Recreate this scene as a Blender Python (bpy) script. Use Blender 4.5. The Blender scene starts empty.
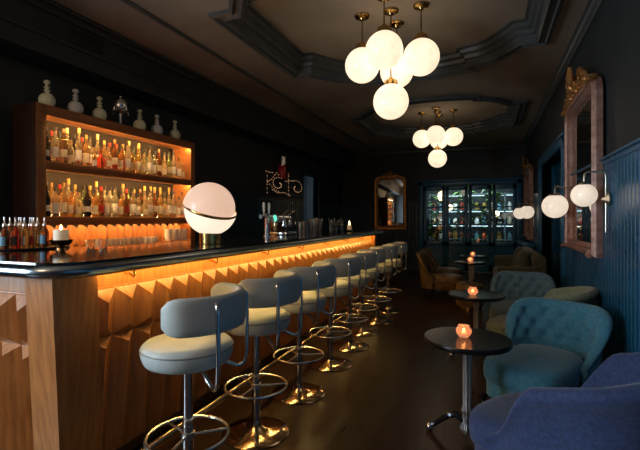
import bpy, bmesh, math, random
from mathutils import Vector, Matrix
random.seed(7)
PI = math.pi
COL = bpy.context.scene.collection
SC = bpy.context.scene
sin, cos = math.sin, math.cos

# ------------------------------------------------------------------ camera
F = 420.0
A = math.atan(167 / F)
cam = bpy.data.cameras.new('camera'); co = bpy.data.objects.new('camera', cam); COL.objects.link(co)
co.location = (0, 0, 1.4); co.rotation_euler = (PI / 2, 0, A)
cam.sensor_width = 36; cam.lens = F / 640 * 36; cam.shift_y = -6 / 640; cam.clip_start = .05
SC.camera = co

def at(u, X):                      # depth Y in the room of a point on the line X seen at picture column u
    t = X * F / (cos(A) * (u - 487))
    return (t + sin(A) * X) / cos(A)

# ------------------------------------------------------------------ materials
def mat(name, col, rough=.5, metal=0., emis=None, strength=0., var=0., scale=(1, 1, 1), nscale=8., bump=0., trans=0., ior=1.45, coat=0., sheen=0., col2=None, rvar=0.):
    m = bpy.data.materials.new(name); m.use_nodes = True
    nt = m.node_tree; b = nt.nodes['Principled BSDF']
    b.inputs['Base Color'].default_value = (*col, 1)
    b.inputs['Roughness'].default_value = rough
    b.inputs['Metallic'].default_value = metal
    b.inputs['Transmission Weight'].default_value = trans
    b.inputs['IOR'].default_value = ior
    b.inputs['Coat Weight'].default_value = coat
    b.inputs['Coat Roughness'].default_value = .08
    b.inputs['Sheen Weight'].default_value = sheen
    if emis:
        b.inputs['Emission Color'].default_value = (*emis, 1)
        b.inputs['Emission Strength'].default_value = strength
    if var or bump or col2 or rvar:
        tc = nt.nodes.new('ShaderNodeTexCoord'); mp = nt.nodes.new('ShaderNodeMapping')
        mp.inputs['Scale'].default_value = scale
        nz = nt.nodes.new('ShaderNodeTexNoise'); nz.inputs['Scale'].default_value = nscale; nz.inputs['Detail'].default_value = 5
        nt.links.new(tc.outputs['Object'], mp.inputs['Vector']); nt.links.new(mp.outputs[0], nz.inputs['Vector'])
        if var or col2:
            r = nt.nodes.new('ShaderNodeValToRGB')
            c2 = col2 or tuple(min(1, c * (1 + var)) for c in col)
            c1 = col if col2 else tuple(c * (1 - var) for c in col)
            r.color_ramp.elements[0].color = (*c1, 1); r.color_ramp.elements[1].color = (*c2, 1)
            r.color_ramp.elements[0].position = .3; r.color_ramp.elements[1].position = .7
            nt.links.new(nz.outputs['Fac'], r.inputs['Fac']); nt.links.new(r.outputs['Color'], b.inputs['Base Color'])
        if rvar:
            mr = nt.nodes.new('ShaderNodeMapRange')
            mr.inputs['To Min'].default_value = max(.02, rough - rvar); mr.inputs['To Max'].default_value = rough + rvar
            nt.links.new(nz.outputs['Fac'], mr.inputs['Value']); nt.links.new(mr.outputs[0], b.inputs['Roughness'])
        if bump:
            bp = nt.nodes.new('ShaderNodeBump'); bp.inputs['Strength'].default_value = bump; bp.inputs['Distance'].default_value = .01
            nt.links.new(nz.outputs['Fac'], bp.inputs['Height']); nt.links.new(bp.outputs[0], b.inputs['Normal'])
    return m

M = {}
M['oak'] = mat('oak', (.31, .105, .026), .38, col2=(.50, .19, .048), scale=(14, 14, 1.2), nscale=3, bump=.1)
M['oak_dark'] = mat('oak_dark', (.16, .05, .014), .4, col2=(.26, .09, .025), scale=(14, 14, 1.2), nscale=3)
M['side_darkened'] = mat('side_darkened', (.030, .012, .007), .4, col2=(.05, .02, .011), scale=(14, 14, 1.2), nscale=3)  # near shelf side: colour darkened to offset the window light falling on it
M['oak_shelf'] = mat('oak_shelf', (.22, .075, .02), .42, col2=(.34, .13, .036), scale=(14, 1.2, 14), nscale=3)
M['counter'] = mat('counter', (.012, .007, .005), .13, coat=.6, var=.4, nscale=4, rvar=.04)
M['counter_edge'] = mat('counter_edge', (.10, .04, .015), .22, coat=.5, var=.3)
M['pewter'] = mat('pewter', (.30, .34, .38), .24, 1, rvar=.06, nscale=5)
M['chrome'] = mat('chrome', (.72, .72, .74), .12, 1)
M['nickel'] = mat('nickel', (.85, .80, .70), .3, 1)
M['brass'] = mat('brass', (.62, .38, .13), .25, 1, var=.15)
M['foot_brass'] = mat('foot_brass', (.65, .5, .34), .22, 1)
M['silver'] = mat('silver', (.85, .84, .82), .27, 1)
M['base_metal'] = mat('base_metal', (.55, .42, .30), .14, 1, rvar=.05, nscale=5)
M['leather'] = mat('leather', (.44, .49, .48), .5, col2=(.58, .63, .61), nscale=7, bump=.25)
M['piping'] = mat('piping', (.25, .25, .23), .5)
M['led_bar'] = mat('led_bar', (1, .7, .3), .5, emis=(1, .66, .20), strength=52)
M['led_shelf'] = mat('led_shelf', (1, .7, .3), .5, emis=(1, .56, .20), strength=240)
M['led_low'] = mat('led_low', (1, .7, .3), .5, emis=(1, .66, .26), strength=62)
M['led_back'] = mat('led_back', (1, .7, .3), .5, emis=(1, .72, .4), strength=60)
M['black_back'] = mat('black_back', (.008, .005, .003), .9)
M['plaster'] = mat('plaster', (.33, .27, .21), .75, var=.2, nscale=1.3)
M['plaster_dark'] = mat('plaster_dark', (.028, .030, .032), .6, var=.2, nscale=2)
M['moulding'] = mat('moulding', (.075, .082, .085), .4, var=.15)
M['wall_paint'] = mat('wall_paint', (.022, .030, .034), .55, var=.15, nscale=2)
M['navy'] = mat('navy', (.008, .036, .058), .35, var=.2, nscale=3)
M['teal'] = mat('teal', (.014, .105, .20), .28, var=.2, nscale=2.5, rvar=.05)
M['teal_door'] = mat('teal_door', (.020, .13, .24), .3, var=.15)
M['gilt'] = mat('gilt', (.72, .38, .13), .38, .7, col2=(.45, .2, .07), nscale=18, bump=.5)
M['gilt_pink'] = mat('gilt_pink', (.50, .29, .23), .42, .35, col2=(.27, .13, .10), nscale=16, bump=.5)
M['mirror'] = mat('mirror', (.8, .82, .82), .02, 1)
M['glass'] = mat('glass', (.9, .95, .95), .03, trans=1, ior=1.45)
M['pane'] = mat('pane', (.85, .93, .95), .01, trans=1, ior=1.5)
M['table_top'] = mat('table_top', (.32, .17, .09), .34, coat=.3, var=.4, scale=(10, 1, 1), nscale=4)
M['table_rim'] = mat('table_rim', (.05, .045, .045), .25, .8)
M['iron'] = mat('iron', (.55, .53, .55), .38, .8, var=.2)
M['caster'] = mat('caster', (.05, .05, .06), .15, .7)
M['blue_fabric'] = mat('blue_fabric', (.028, .046, .125), .85, var=.3, nscale=60, bump=.3, sheen=.2)
M['teal_fabric'] = mat('teal_fabric', (.08, .29, .43), .8, var=.18, nscale=40, bump=.2, sheen=.3)
M['sage_fabric'] = mat('sage_fabric', (.30, .33, .22), .8, var=.2, nscale=40, bump=.2, sheen=.3)
M['slate_fabric'] = mat('slate_fabric', (.15, .25, .31), .8, var=.18, nscale=40, bump=.2, sheen=.3)
M['olive_velvet'] = mat('olive_velvet', (.10, .095, .045), .7, var=.25, nscale=20, sheen=.4)
M['tan_leather'] = mat('tan_leather', (.17, .095, .035), .35, var=.25, nscale=12)
M['dark_wood'] = mat('dark_wood', (.02, .012, .008), .3, var=.3)
M['rubber'] = mat('rubber', (.015, .015, .015), .5)
M['wax'] = mat('wax', (.85, .78, .66), .5, emis=(1, .6, .25), strength=.12)
M['flame'] = mat('flame', (1, .7, .3), .5, emis=(1, .62, .22), strength=14)
M['votive'] = mat('votive', (1, .62, .42), .1, trans=.75, emis=(1, .42, .2), strength=.16)
M['bronze'] = mat('bronze', (.3, .2, .11), .2, 1)
M['tray'] = mat('tray', (.02, .018, .016), .3, .5)
M['cream'] = mat('cream', (.8, .72, .52), .6, var=.15, nscale=30)
M['white_label'] = mat('white_label', (.85, .85, .8), .6, var=.15, nscale=30)
M['red_label'] = mat('red_label', (.45, .03, .02), .5)
M['dark_label'] = mat('dark_label', (.03, .03, .035), .5)
M['blue_label'] = mat('blue_label', (.12, .28, .38), .5)
M['gold_cap'] = mat('gold_cap', (.7, .45, .12), .3, .8)
M['black_cap'] = mat('black_cap', (.02, .018, .016), .35)
M['red_cap'] = mat('red_cap', (.5, .03, .02), .35)
M['cork'] = mat('cork', (.35, .2, .09), .8, var=.2, nscale=30)
M['red_lacquer'] = mat('red_lacquer', (.75, .02, .03), .22, coat=.5)
M['sign_lamp'] = mat('sign_lamp', (.9, .6, .35), .5, emis=(1, .62, .36), strength=.35)
M['green_badge'] = mat('green_badge', (.1, .8, .5), .5, emis=(.12, .9, .5), strength=1.2)
M['leaf'] = mat('leaf', (.05, .15, .03), .5, col2=(.22, .38, .08), nscale=6)
M['pot'] = mat('pot', (.4, .38, .34), .6, var=.1)
M['rack_paint'] = mat('rack_paint', (.12, .15, .15), .5, var=.1)
M['white_paint'] = mat('white_paint', (.55, .57, .56), .6, var=.06)
def pane_mat():
    m = bpy.data.materials.new('window_pane'); m.use_nodes = True; nt = m.node_tree; nt.nodes.remove(nt.nodes['Principled BSDF'])
    t = nt.nodes.new('ShaderNodeBsdfTransparent'); t.inputs[0].default_value = (.8, .88, .9, 1); g = nt.nodes.new('ShaderNodeBsdfGlossy'); g.inputs['Roughness'].default_value = .02
    f = nt.nodes.new('ShaderNodeFresnel'); f.inputs['IOR'].default_value = 2.1; mx = nt.nodes.new('ShaderNodeMixShader')
    nt.links.new(f.outputs[0], mx.inputs[0]); nt.links.new(t.outputs[0], mx.inputs[1]); nt.links.new(g.outputs[0], mx.inputs[2]); nt.links.new(mx.outputs[0], nt.nodes['Material Output'].inputs[0])
    return m
M['pane'] = pane_mat()
def glassmat(n, c, rough=.02): return mat(n, c, rough, trans=.85, ior=1.36)
BG = [glassmat('amber_glass', (1, .62, .22)), glassmat('clear_glass', (1, .88, .62)), glassmat('honey_glass', (1, .82, .48)), glassmat('brown_glass', (.55, .24, .08)),
      glassmat('green_glass', (.45, .62, .25)), glassmat('red_glass', (.9, .13, .05)), glassmat('dark_glass', (.05, .05, .05), .1), glassmat('rum_glass', (.9, .45, .14))]
DEC1 = mat('pale_green_glass', (1, 1, .74), .18, trans=.3, ior=1.4)
DEC2 = mat('ice_glass', (.97, .98, 1), .18, trans=.3, ior=1.4)

def globe_mat(name, strength, col=(1, .80, .56)):
    m = bpy.data.materials.new(name); m.use_nodes = True; nt = m.node_tree; b = nt.nodes['Principled BSDF']
    b.inputs['Base Color'].default_value = (.8, .74, .62, 1); b.inputs['Roughness'].default_value = .22
    tc = nt.nodes.new('ShaderNodeTexCoord'); nz = nt.nodes.new('ShaderNodeTexNoise'); nz.inputs['Scale'].default_value = 9; nz.inputs['Detail'].default_value = 6
    nz.inputs['Distortion'].default_value = 1.2
    nt.links.new(tc.outputs['Object'], nz.inputs['Vector'])
    r = nt.nodes.new('ShaderNodeValToRGB')
    r.color_ramp.elements[0].color = (*[c * .82 for c in col], 1); r.color_ramp.elements[1].color = (*col, 1)
    r.color_ramp.elements[0].position = .3; r.color_ramp.elements[1].position = .65
    nt.links.new(nz.outputs['Fac'], r.inputs['Fac']); nt.links.new(r.outputs['Color'], b.inputs['Emission Color'])
    b.inputs['Emission Strength'].default_value = strength
    return m
M['globe'] = globe_mat('globe', .98, (1, .79, .55))
M['sconce_globe'] = globe_mat('sconce_globe', .62, (1, .82, .64))
M['lamp_upper'] = mat('lamp_upper', (.42, .32, .26), .3, emis=(1, .64, .46), strength=.60)
M['lamp_lower'] = mat('lamp_lower', (.5, .46, .4), .35, emis=(1, .82, .62), strength=.85)

def floor_mat():
    m = bpy.data.materials.new('floor_boards'); m.use_nodes = True; nt = m.node_tree; b = nt.nodes['Principled BSDF']
    tc = nt.nodes.new('ShaderNodeTexCoord'); mp = nt.nodes.new('ShaderNodeMapping'); mp.inputs['Rotation'].default_value = (0, 0, PI / 2)
    br = nt.nodes.new('ShaderNodeTexBrick'); br.inputs['Scale'].default_value = 1; br.inputs['Brick Width'].default_value = 1.3; br.inputs['Row Height'].default_value = .13
    br.inputs['Mortar Size'].default_value = .003; br.inputs['Color1'].default_value = (.040, .017, .008, 1); br.inputs['Color2'].default_value = (.075, .033, .014, 1); br.inputs['Mortar'].default_value = (.008, .004, .002, 1)
    nz = nt.nodes.new('ShaderNodeTexNoise'); nz.inputs['Scale'].default_value = 4; nz.inputs['Detail'].default_value = 8
    mp2 = nt.nodes.new('ShaderNodeMapping'); mp2.inputs['Scale'].default_value = (12, 1, 1)
    nt.links.new(tc.outputs['Object'], mp.inputs[0]); nt.links.new(mp.outputs[0], br.inputs[0])
    nt.links.new(tc.outputs['Object'], mp2.inputs[0]); nt.links.new(mp2.outputs[0], nz.inputs[0])
    mx = nt.nodes.new('ShaderNodeMix'); mx.data_type = 'RGBA'; mx.blend_type = 'MULTIPLY'; mx.inputs[0].default_value = .8
    nt.links.new(br.outputs[0], mx.inputs[6]); nt.links.new(nz.outputs['Fac'], mx.inputs[7]); nt.links.new(mx.outputs[2], b.inputs['Base Color'])
    mr = nt.nodes.new('ShaderNodeMapRange'); mr.inputs['To Min'].default_value = .2; mr.inputs['To Max'].default_value = .45
    nt.links.new(nz.outputs['Fac'], mr.inputs['Value']); nt.links.new(mr.outputs[0], b.inputs['Roughness'])
    return m
M['floor'] = floor_mat()

# ------------------------------------------------------------------ mesh helpers
class MB:
    def __init__(s): s.bm = bmesh.new()
    def v(s, p): return s.bm.verts.new(p)
    def f(s, vs):
        try: return s.bm.faces.new(vs)
        except ValueError: return None
    def box(s, x0, x1, y0, y1, z0, z1, bev=0.):
        tmp = bmesh.new(); bmesh.ops.create_cube(tmp, size=1)
        for v in tmp.verts: v.co = Vector(((x0 + x1) / 2 + v.co.x * (x1 - x0), (y0 + y1) / 2 + v.co.y * (y1 - y0), (z0 + z1) / 2 + v.co.z * (z1 - z0)))
        if bev: bmesh.ops.bevel(tmp, geom=list(tmp.edges), offset=bev, segments=2, profile=.5, affect='EDGES')
        s.merge(tmp); return s
    def merge(s, tmp, mx=None):
        mp = {}
        for v in tmp.verts: mp[v] = s.bm.verts.new(mx @ v.co if mx else v.co)
        for f in tmp.faces: s.f([mp[v] for v in f.verts])
        tmp.free()
    def loops(s, L, closed_u=True, closed_v=False, cap=True):
        R = [[s.v(p) for p in l] for l in L]; n = len(R[0])
        rng = range(len(R)) if closed_v else range(len(R) - 1)
        for i in rng:
            a, b = R[i], R[(i + 1) % len(R)]
            for j in (range(n) if closed_u else range(n - 1)):
                k = (j + 1) % n; s.f([a[j], a[k], b[k], b[j]])
        if cap and not closed_v and closed_u: s.f(list(reversed(R[0]))); s.f(R[-1])
        return s
    def lathe(s, prof, c=(0, 0, 0), seg=20, ax='z', sx=1, sy=1):
        L = []
        for r, z in prof:
            r = max(r, .0004)
            ring = []
            for i in range(seg):
                a = 2 * PI * i / seg
                p = (r * cos(a) * sx, r * sin(a) * sy, z)
                if ax == 'x': p = (z, p[0], p[1])
                if ax == 'y': p = (p[0], z, p[1])
                ring.append((p[0] + c[0], p[1] + c[1], p[2] + c[2]))
            L.append(ring)
        return s.loops(L)
    def tube(s, pts, r, seg=8, closed=False, ry=None, up=None):
        P = [Vector(p) for p in pts]; n = len(P); L = []; prev = None
        for i in range(n):
            if closed: d = (P[(i + 1) % n] - P[i - 1])
            else: d = P[min(i + 1, n - 1)] - P[max(i - 1, 0)]
            d.normalize()
            if up: side = d.cross(Vector(up)).normalized()
            elif prev is None:
                side = d.cross(Vector((0, 0, 1)))
                if side.length < .1: side = d.cross(Vector((1, 0, 0)))
                side.normalize()
            else: side = (prev - d * prev.dot(d)).normalized()
            prev = side; w = side.cross(d)
            rr = r[i] if isinstance(r, (list, tuple)) else r
            rb = ry if ry else rr
            L.append([tuple(P[i] + side * rr * cos(2 * PI * k / seg) + w * rb * sin(2 * PI * k / seg)) for k in range(seg)])
        return s.loops(L, closed_v=closed)
    def sphere(s, c, r, seg=16, rings=10, sz=1, sx=1, sy=1):
        return s.lathe([(r * sin(PI * i / rings), -r * sz * cos(PI * i / rings)) for i in range(rings + 1)], c, seg, sx=sx, sy=sy)
    def prism(s, poly, z0, z1):
        return s.loops([[(x, y, z0) for x, y in poly], [(x, y, z1) for x, y in poly]])
    def build(s, name, m, parent=None, sharp=40, world=False, recalc=True):
        bm = s.bm
        if recalc: bmesh.ops.recalc_face_normals(bm, faces=list(bm.faces))
        th = math.radians(sharp)
        for f in bm.faces: f.smooth = True
        for e in bm.edges:
            if len(e.link_faces) == 2 and e.calc_face_angle(0) > th: e.smooth = False
        me = bpy.data.meshes.new(name); bm.to_mesh(me); bm.free(); me.materials.append(m)
        o = bpy.data.objects.new(name, me); COL.objects.link(o)
        if parent is not None:
            o.parent = parent
            if world:
                p = parent; off = Vector((0, 0, 0))
                while p: off += Vector(p.location); p = p.parent
                o.location = -off
        return o

def tag(o, label=None, cat=None, group=None, kind=None):
    if label: o['label'] = label
    if cat: o['category'] = cat
    if group: o['group'] = group
    if kind: o['kind'] = kind
    return o
def thing(name, label, cat, loc=(0, 0, 0), rz=0, group=None):
    o = bpy.data.objects.new(name, None); COL.objects.link(o); o.location = loc; o.rotation_euler = (0, 0, rz); o.empty_display_size = .1
    return tag(o, label, cat, group)
def copy_tree(o, parent=None):
    c = o.copy(); COL.objects.link(c)
    if parent: c.parent = parent
    for ch in [x for x in bpy.data.objects if x.parent == o]: copy_tree(ch, c)
    return c
def dup(o, loc, rz=0, label=None, group=None):
    c = copy_tree(o); c.location = loc; c.rotation_euler = (0, 0, rz)
    if label: c['label'] = label
    if group: c['group'] = group
    return c
def struct(name, mb, m, **k): return tag(mb.build(name, m, **k), kind='structure')
ORD = ['first', 'second', 'third', 'fourth', 'fifth', 'sixth', 'seventh', 'eighth', 'ninth', 'tenth', 'eleventh', 'twelfth', 'thirteenth', 'fourteenth', 'fifteenth',
       'sixteenth', 'seventeenth', 'eighteenth', 'nineteenth', 'twentieth', 'twenty-first', 'twenty-second', 'twenty-third', 'twenty-fourth']

# ------------------------------------------------------------------ room shell
XL, XR, YB, YF, ZC, ZT = -3.95, .92, 11.7, -2.4, 3.30, 3.48
struct('floor', MB().box(XL - 1.2, XR + .8, YF, YB + 3.2, -.1, 0), M['floor'])

def tray_outline(cx, cy, grow=0.):
    half = [(1.37, 0), (1.37, .80), (1.20, .80), (1.17, .86)]
    for i in range(1, 9):
        a = i / 8; half.append((1.17 - .45 * a, .86 + .42 * sin(a * PI / 2)))
    half += [(.66, 1.30), (.66, 1.40)]
    for i in range(1, 5): half.append((.66 - .165 * i, 1.40 + .10 * sin(i / 4 * PI / 2)))
    q = half[:-1] + [(0, 1.50)]
    pts = q[:]
    pts += [(-x, y) for x, y in reversed(q[:-1])]
    pts += [(-x, -y) for x, y in q[1:]]
    pts += [(x, -y) for x, y in reversed(q[1:-1])]
    return [(cx + x, cy + y) for x, y in pts]
TR = [tray_outline(-.89, 4.15), tray_outline(-.89, 8.38)]
def fill_with_holes(outer, holes, z):
    cu = bpy.data.curves.new('tmp', 'CURVE'); cu.dimensions = '2D'; cu.fill_mode = 'BOTH'
    for poly in [outer] + holes:
        sp = cu.splines.new('POLY'); sp.points.add(len(poly) - 1); sp.use_cyclic_u = True
        for p, (x, y) in zip(sp.points, poly): p.co = (x, y, 0, 1)
    o = bpy.data.objects.new('tmp', cu); COL.objects.link(o)
    me = bpy.data.meshes.new_from_object(o.evaluated_get(bpy.context.evaluated_depsgraph_get()))
    bpy.data.objects.remove(o)
    vs = [(v.co.x, v.co.y, z) for v in me.vertices]; fs = [tuple(p.vertices) for p in me.polygons]
    bpy.data.meshes.remove(me); return vs, fs
ceil_mb = MB().box(XL - 1.2, XR + .4, YF - .1, YB + 3.2, ZT, ZT + .1)
vs, fs = fill_with_holes([(XL - .1, YF - .1), (XR + .1, YF - .1), (XR + .1, YB + .1), (XL - .1, YB + .1)], TR, ZC)
V = [ceil_mb.v(p) for p in vs]
for f in fs: ceil_mb.f([V[i] for i in f])
struct('ceiling', ceil_mb, M['plaster'])
PROF = [(-.13, ZC + .004), (-.13, ZC - .035), (-.10, ZC - .045), (-.085, ZC - .02), (-.05, ZC - .03), (-.02, ZC - .045), (.0, ZC - .02), (.0, ZC + .05), (.025, ZC + .06), (.035, ZC + .10),
        (.075, ZC + .12), (.085, ZC + .16), (.12, ZC + .165), (.12, ZT + .01)]
def moulding(outline, cx, cy):
    n = len(outline); L = []
    for i in range(n):
        p = Vector(outline[i]); a = Vector(outline[i - 1]); b = Vector(outline[(i + 1) % n])
        d1 = (p - a).normalized(); d2 = (b - p).normalized()
        n1 = Vector((-d1.y, d1.x)); n2 = Vector((-d2.y, d2.x)); m = n1 + n2
        if m.length < .01: m = n1
        m.normalize(); k = 1 / max(.55, m.dot(n1))
        L.append([(p.x + m.x * k * q, p.y + m.y * k * q, z) for q, z in PROF])
    return MB().loops(L, closed_u=False, closed_v=True)
struct('trim_1', moulding(TR[0], -.89, 4.15), M['moulding'], sharp=25)
struct('trim_2', moulding(TR[1], -.89, 8.38), M['moulding'], sharp=25)
# dark beam above the back bar, groove strip, crown
bm_ = MB().box(XL, -3.57, YF, YB, 2.83, ZC + .05).box(-3.57, -3.53, YF, YB, 3.20, 3.26, .01).box(-3.57, -3.545, YF, YB, 2.98, 3.01, .008).box(-3.57, -3.50, YF, YB, 3.26, ZC + .02, .01)
struct('trim_3', bm_, M['plaster_dark'])
struct('trim_4', MB().box(-2.93, -2.885, YF, YB, ZC - .022, ZC + .02, .006), M['moulding'])
crown = [(XR + .01, 3.22), (XR - .03, 3.22), (XR - .035, 3.245), (XR - .06, 3.26), (XR - .075, 3.285), (XR - .10, 3.29), (XR - .10, 3.31), (XR + .01, 3.31)]
struct('trim_5', MB().loops([[(x, y, z) for x, z in crown] for y in (YF, YB)]), M['moulding'], sharp=20)
struct('trim_6', MB().box(XL, XR, YB - .09, YB, 3.2, 3.31, .02), M['moulding'])

# left wall with door opening
dl0, dl1 = 8.85, 9.80
wy0, wy1, wz0, wz1 = -1.75, .15, .8, 2.42
lw = MB().box(XL - .12, XL, wy1, dl0, 0, ZC + .1).box(XL - .12, XL, YF, wy0, 0, ZC + .1).box(XL - .12, XL, wy0, wy1, 0, wz0).box(XL - .12, XL, wy0, wy1, wz1, ZC + .1).box(XL - .12, XL, dl1, YB, 0, ZC + .1).box(XL - .12, XL, dl0, dl1, 2.45, ZC + .1)
struct('wall_left', lw, M['wall_paint'])
# corridor beyond
struct('wall_corridor', MB().box(-5.1, -5.0, 8.0, 11.6, 0, 3.3).box(-5.0, XL - .12, 11.5, 11.6, 0, 3.3).box(-5.0, XL - .12, 8.0, 8.1, 0, 3.3), M['white_paint'])
df = MB()
for a, b in ((dl0 - .09, dl0), (dl1, dl1 + .09)): df.box(XL - .14, XL + .03, a, b, 0, 2.54, .006)
df.box(XL - .14, XL + .03, dl0 - .09, dl1 + .09, 2.45, 2.54, .006)
struct('trim_7', df, M['navy'])
# right wall with recessed double door
dr0, dr1 = 6.1, 8.5
rw = MB().box(XR, XR + .15, YF, dr0, 0, ZC + .1).box(XR, XR + .15, dr1, YB, 0, ZC + .1).box(XR, XR + .15, dr0, dr1, 2.34, ZC + .1)
struct('wall_right', rw, M['wall_paint'])
cs = MB()
for a, b in ((dr0 - .13, dr0), (dr1, dr1 + .13)):
    cs.box(XR - .04, XR + .3, a, b, 0, 2.44, .008); cs.box(XR - .055, XR - .03, a + .03, b - .03, .1, 2.40, .008)
cs.box(XR - .04, XR + .3, dr0 - .13, dr1 + .13, 2.34, 2.44, .008); cs.box(XR - .06, XR + .3, dr0 - .16, dr1 + .16, 2.44, 2.48, .008)
struct('trim_8', cs, M['teal_door'])
dd = MB(); n = 3; w = (dr1 - dr0) / n
for i in range(n):
    y0 = dr0 + i * w
    dd.box(XR + .2, XR + .24, y0 + .004, y0 + w - .004, .01, 2.34, .004)
    for z0, z1 in ((.15, .85), (.95, 2.2)):
        for q in ((y0 + .08, y0 + .12, z0, z1), (y0 + w - .12, y0 + w - .08, z0, z1), (y0 + .08, y0 + w - .08, z0, z0 + .04), (y0 + .08, y0 + w - .08, z1 - .04, z1)):
            dd.box(XR + .18, XR + .205, q[0], q[1], q[2], q[3], .006)
d1 = struct('door_1', dd, M['teal_door'])
MB().tube([(XR + .18, 6.86, 1.0), (XR + .14, 6.86, 1.0), (XR + .14, 6.76, 1.0)], .01).build('door_handle', M['brass'], d1)

# wainscot of tongue-and-groove boards
def boards(axis, fixed, sgn, a0, a1, z0, z1, pitch=.08, m='teal', name='trim_9'):
    prof = []; n = int(round((a1 - a0) / pitch)); p = (a1 - a0) / n
    for i in range(n):
        s0 = a0 + i * p
        prof += [(s0, .004), (s0 + .004, .020), (s0 + .015, .016), (s0 + .02, .022), (s0 + p - .004, .022)]
    prof.append((a1, .004))
    L = []
    for z in (z0, z1):
        ring = []
        for s_, d in prof:
            ring.append((fixed + sgn * d, s_, z) if axis == 'x' else (s_, fixed + sgn * d, z))
        L.append(ring)
    mb = MB().loops(L, closed_u=False, cap=False)
    # cap rail + base
    def bx(d0, d1, q0, q1):
        lo, hi = sorted((fixed + sgn * d0, fixed + sgn * d1))
        if axis == 'x': mb.box(lo, hi, a0, a1, q0, q1, .005)
        else: mb.box(a0, a1, lo, hi, q0, q1, .005)
    bx(0, .035, z1 - .02, z1 + .02); bx(0, .055, z1 + .02, z1 + .04); bx(0, .035, 0, .16)
    return struct(name, mb, M[m], sharp=15)
ZW = 1.86
boards('x', XR, -1, YF, dr0 - .16, .1, ZW, name='trim_9')
boards('x', XR, -1, dr1 + .16, YB - .03, .1, ZW, name='trim_10')
boards('x', XL, 1, 4.55, dl0 - .09, .1, 1.80, m='navy', name='trim_11', pitch=.1)
boards('x', XL, 1, dl1 + .09, YB - .03, .1, 1.80, m='navy', name='trim_12', pitch=.1)
# back wall
bx0, bx1, bz = -1.62, .70, 2.30
bw = MB().box(XL - .12, bx0, YB, YB + .15, 0, ZC + .1).box(bx1, XR + .15, YB, YB + .15, 0, ZC + .1).box(bx0, bx1, YB, YB + .15, bz, ZC + .1)
struct('wall_back', bw, M['wall_paint'])
boards('y', YB, -1, XL + .03, bx0 - .13, .1, ZW, m='navy', name='trim_13', pitch=.1)
fr = MB()
fr.box(bx0 - .12, bx0, YB - .05, YB + .15, 0, bz + .1, .01).box(bx1, bx1 + .12, YB - .05, YB + .15, 0, bz + .1, .01).box(bx0 - .12, bx1 + .12, YB - .05, YB + .15, bz, bz + .1, .01)
fr.box(bx0 - .16, bx1 + .16, YB - .08, YB + .0, bz + .1, bz + .15, .01)
struct('trim_14', fr, M['teal_door'])
lw_ = (bx1 - bx0) / 4
for i in range(4):
    x0 = bx0 + i * lw_ + .004; x1 = x0 + lw_ - .008; y0, y1 = YB + .02, YB + .07
    mb = MB()
    st = .085
    mb.box(x0, x0 + st, y0, y1, .015, bz - .01, .006).box(x1 - st, x1, y0, y1, .015, bz - .01, .006)
    mb.box(x0, x1, y0, y1, bz - .13, bz - .01, .006).box(x0, x1, y0, y1, .68, .80, .006).box(x0, x1, y0, y1, .015, .2, .006)
    mb.box(x0, x1, y0 + .018, y1 - .012, .1, .75)
    for k in (1, 2):
        z = .80 + (bz - .13 - .80) * k / 3; mb.box(x0 + st - .01, x1 - st + .01, y0 + .008, y1 - .008, z - .016, z + .016, .004)
    d = struct('door_%d' % (i + 2), mb, M['teal_door'])
    MB().box(x0 + st - .005, x1 - st + .005, y0 + .022, y0 + .028, .78, bz - .12).build('glazing', M['pane'], d)
    if i in (1, 2):
        hx = x1 - .04 if i == 1 else x0 + .04
        MB().tube([(hx, y0, .98), (hx, y0 - .05, .98), (hx + (-.1 if i == 1 else .1), y0 - .05, .98)], .009).build('door_handle', M['brass'], d)

# front wall behind the camera; unseen window added in the left wall for cool fill
struct('wall_front', MB().box(XL - .12, XR + .15, YF - .15, YF, 0, ZC + .1), M['wall_paint'])
wf = MB()
for y in (wy0, (wy0 + wy1) / 2 - .03, wy1 - .06): wf.box(XL - .09, XL - .04, y, y + .06, wz0, wz1, .005)
for z in (wz0, 1.9, wz1 - .06): wf.box(XL - .09, XL - .04, wy0, wy1, z, z + .06, .005)
struct('added_window', wf, M['navy'])
# back room behind glass doors
struct('wall_back_room', MB().box(-3.0, 2.0, YB + 3.1, YB + 3.2, 0, ZC).box(-3.1, -3.0, YB + .15, YB + 3.2, 0, ZC).box(1.9, 2.0, YB + .15, YB + 3.2, 0, ZC), M['wall_paint'])

# ------------------------------------------------------------------ bar
BARX = -1.80
bar = thing('bar_counter', 'long oak bar with faceted front, dark glossy top and pewter edge rail', 'bar', (-2.1, 4.2, 0))
ZTOP, ZTL = 1.205, 1.035
def bx(z): return (1.05 - z) * .09      # batter of the front face
def by(z): return (1.05 - z) * .11
def relief(mb, P, s0, n, pitch, zt, zn, zb, depth, tri=.07, open_top=False):
    """P(s, z, d) -> point; d = how far the facet stands proud"""
    for k in range(n):
        a, b = s0 + k * pitch, s0 + (k + 1) * pitch; m = (a + b) / 2
        for (t, u) in (((zt, zn), (zn, zb)) if zn else ((zt, zb),)):
            h1, h2 = (tri if t == zt else .05), .05
            A_, B_, C_, D_ = mb.v(P(a, t, 0)), mb.v(P(b, t, 0)), mb.v(P(b, u, 0)), mb.v(P(a, u, 0))
            R1, R2 = mb.v(P(m, t - h1, depth)), mb.v(P(m, u + h2, depth))
            if open_top: mb.f([D_, R2, C_]); mb.f([A_, R1, R2, D_]); mb.f([B_, C_, R2, R1]); continue
            mb.f([A_, B_, R1]); mb.f([D_, R2, C_]); mb.f([A_, R1, R2, D_]); mb.f([B_, C_, R2, R1])
Y0, YE = 1.534, 7.084
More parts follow.
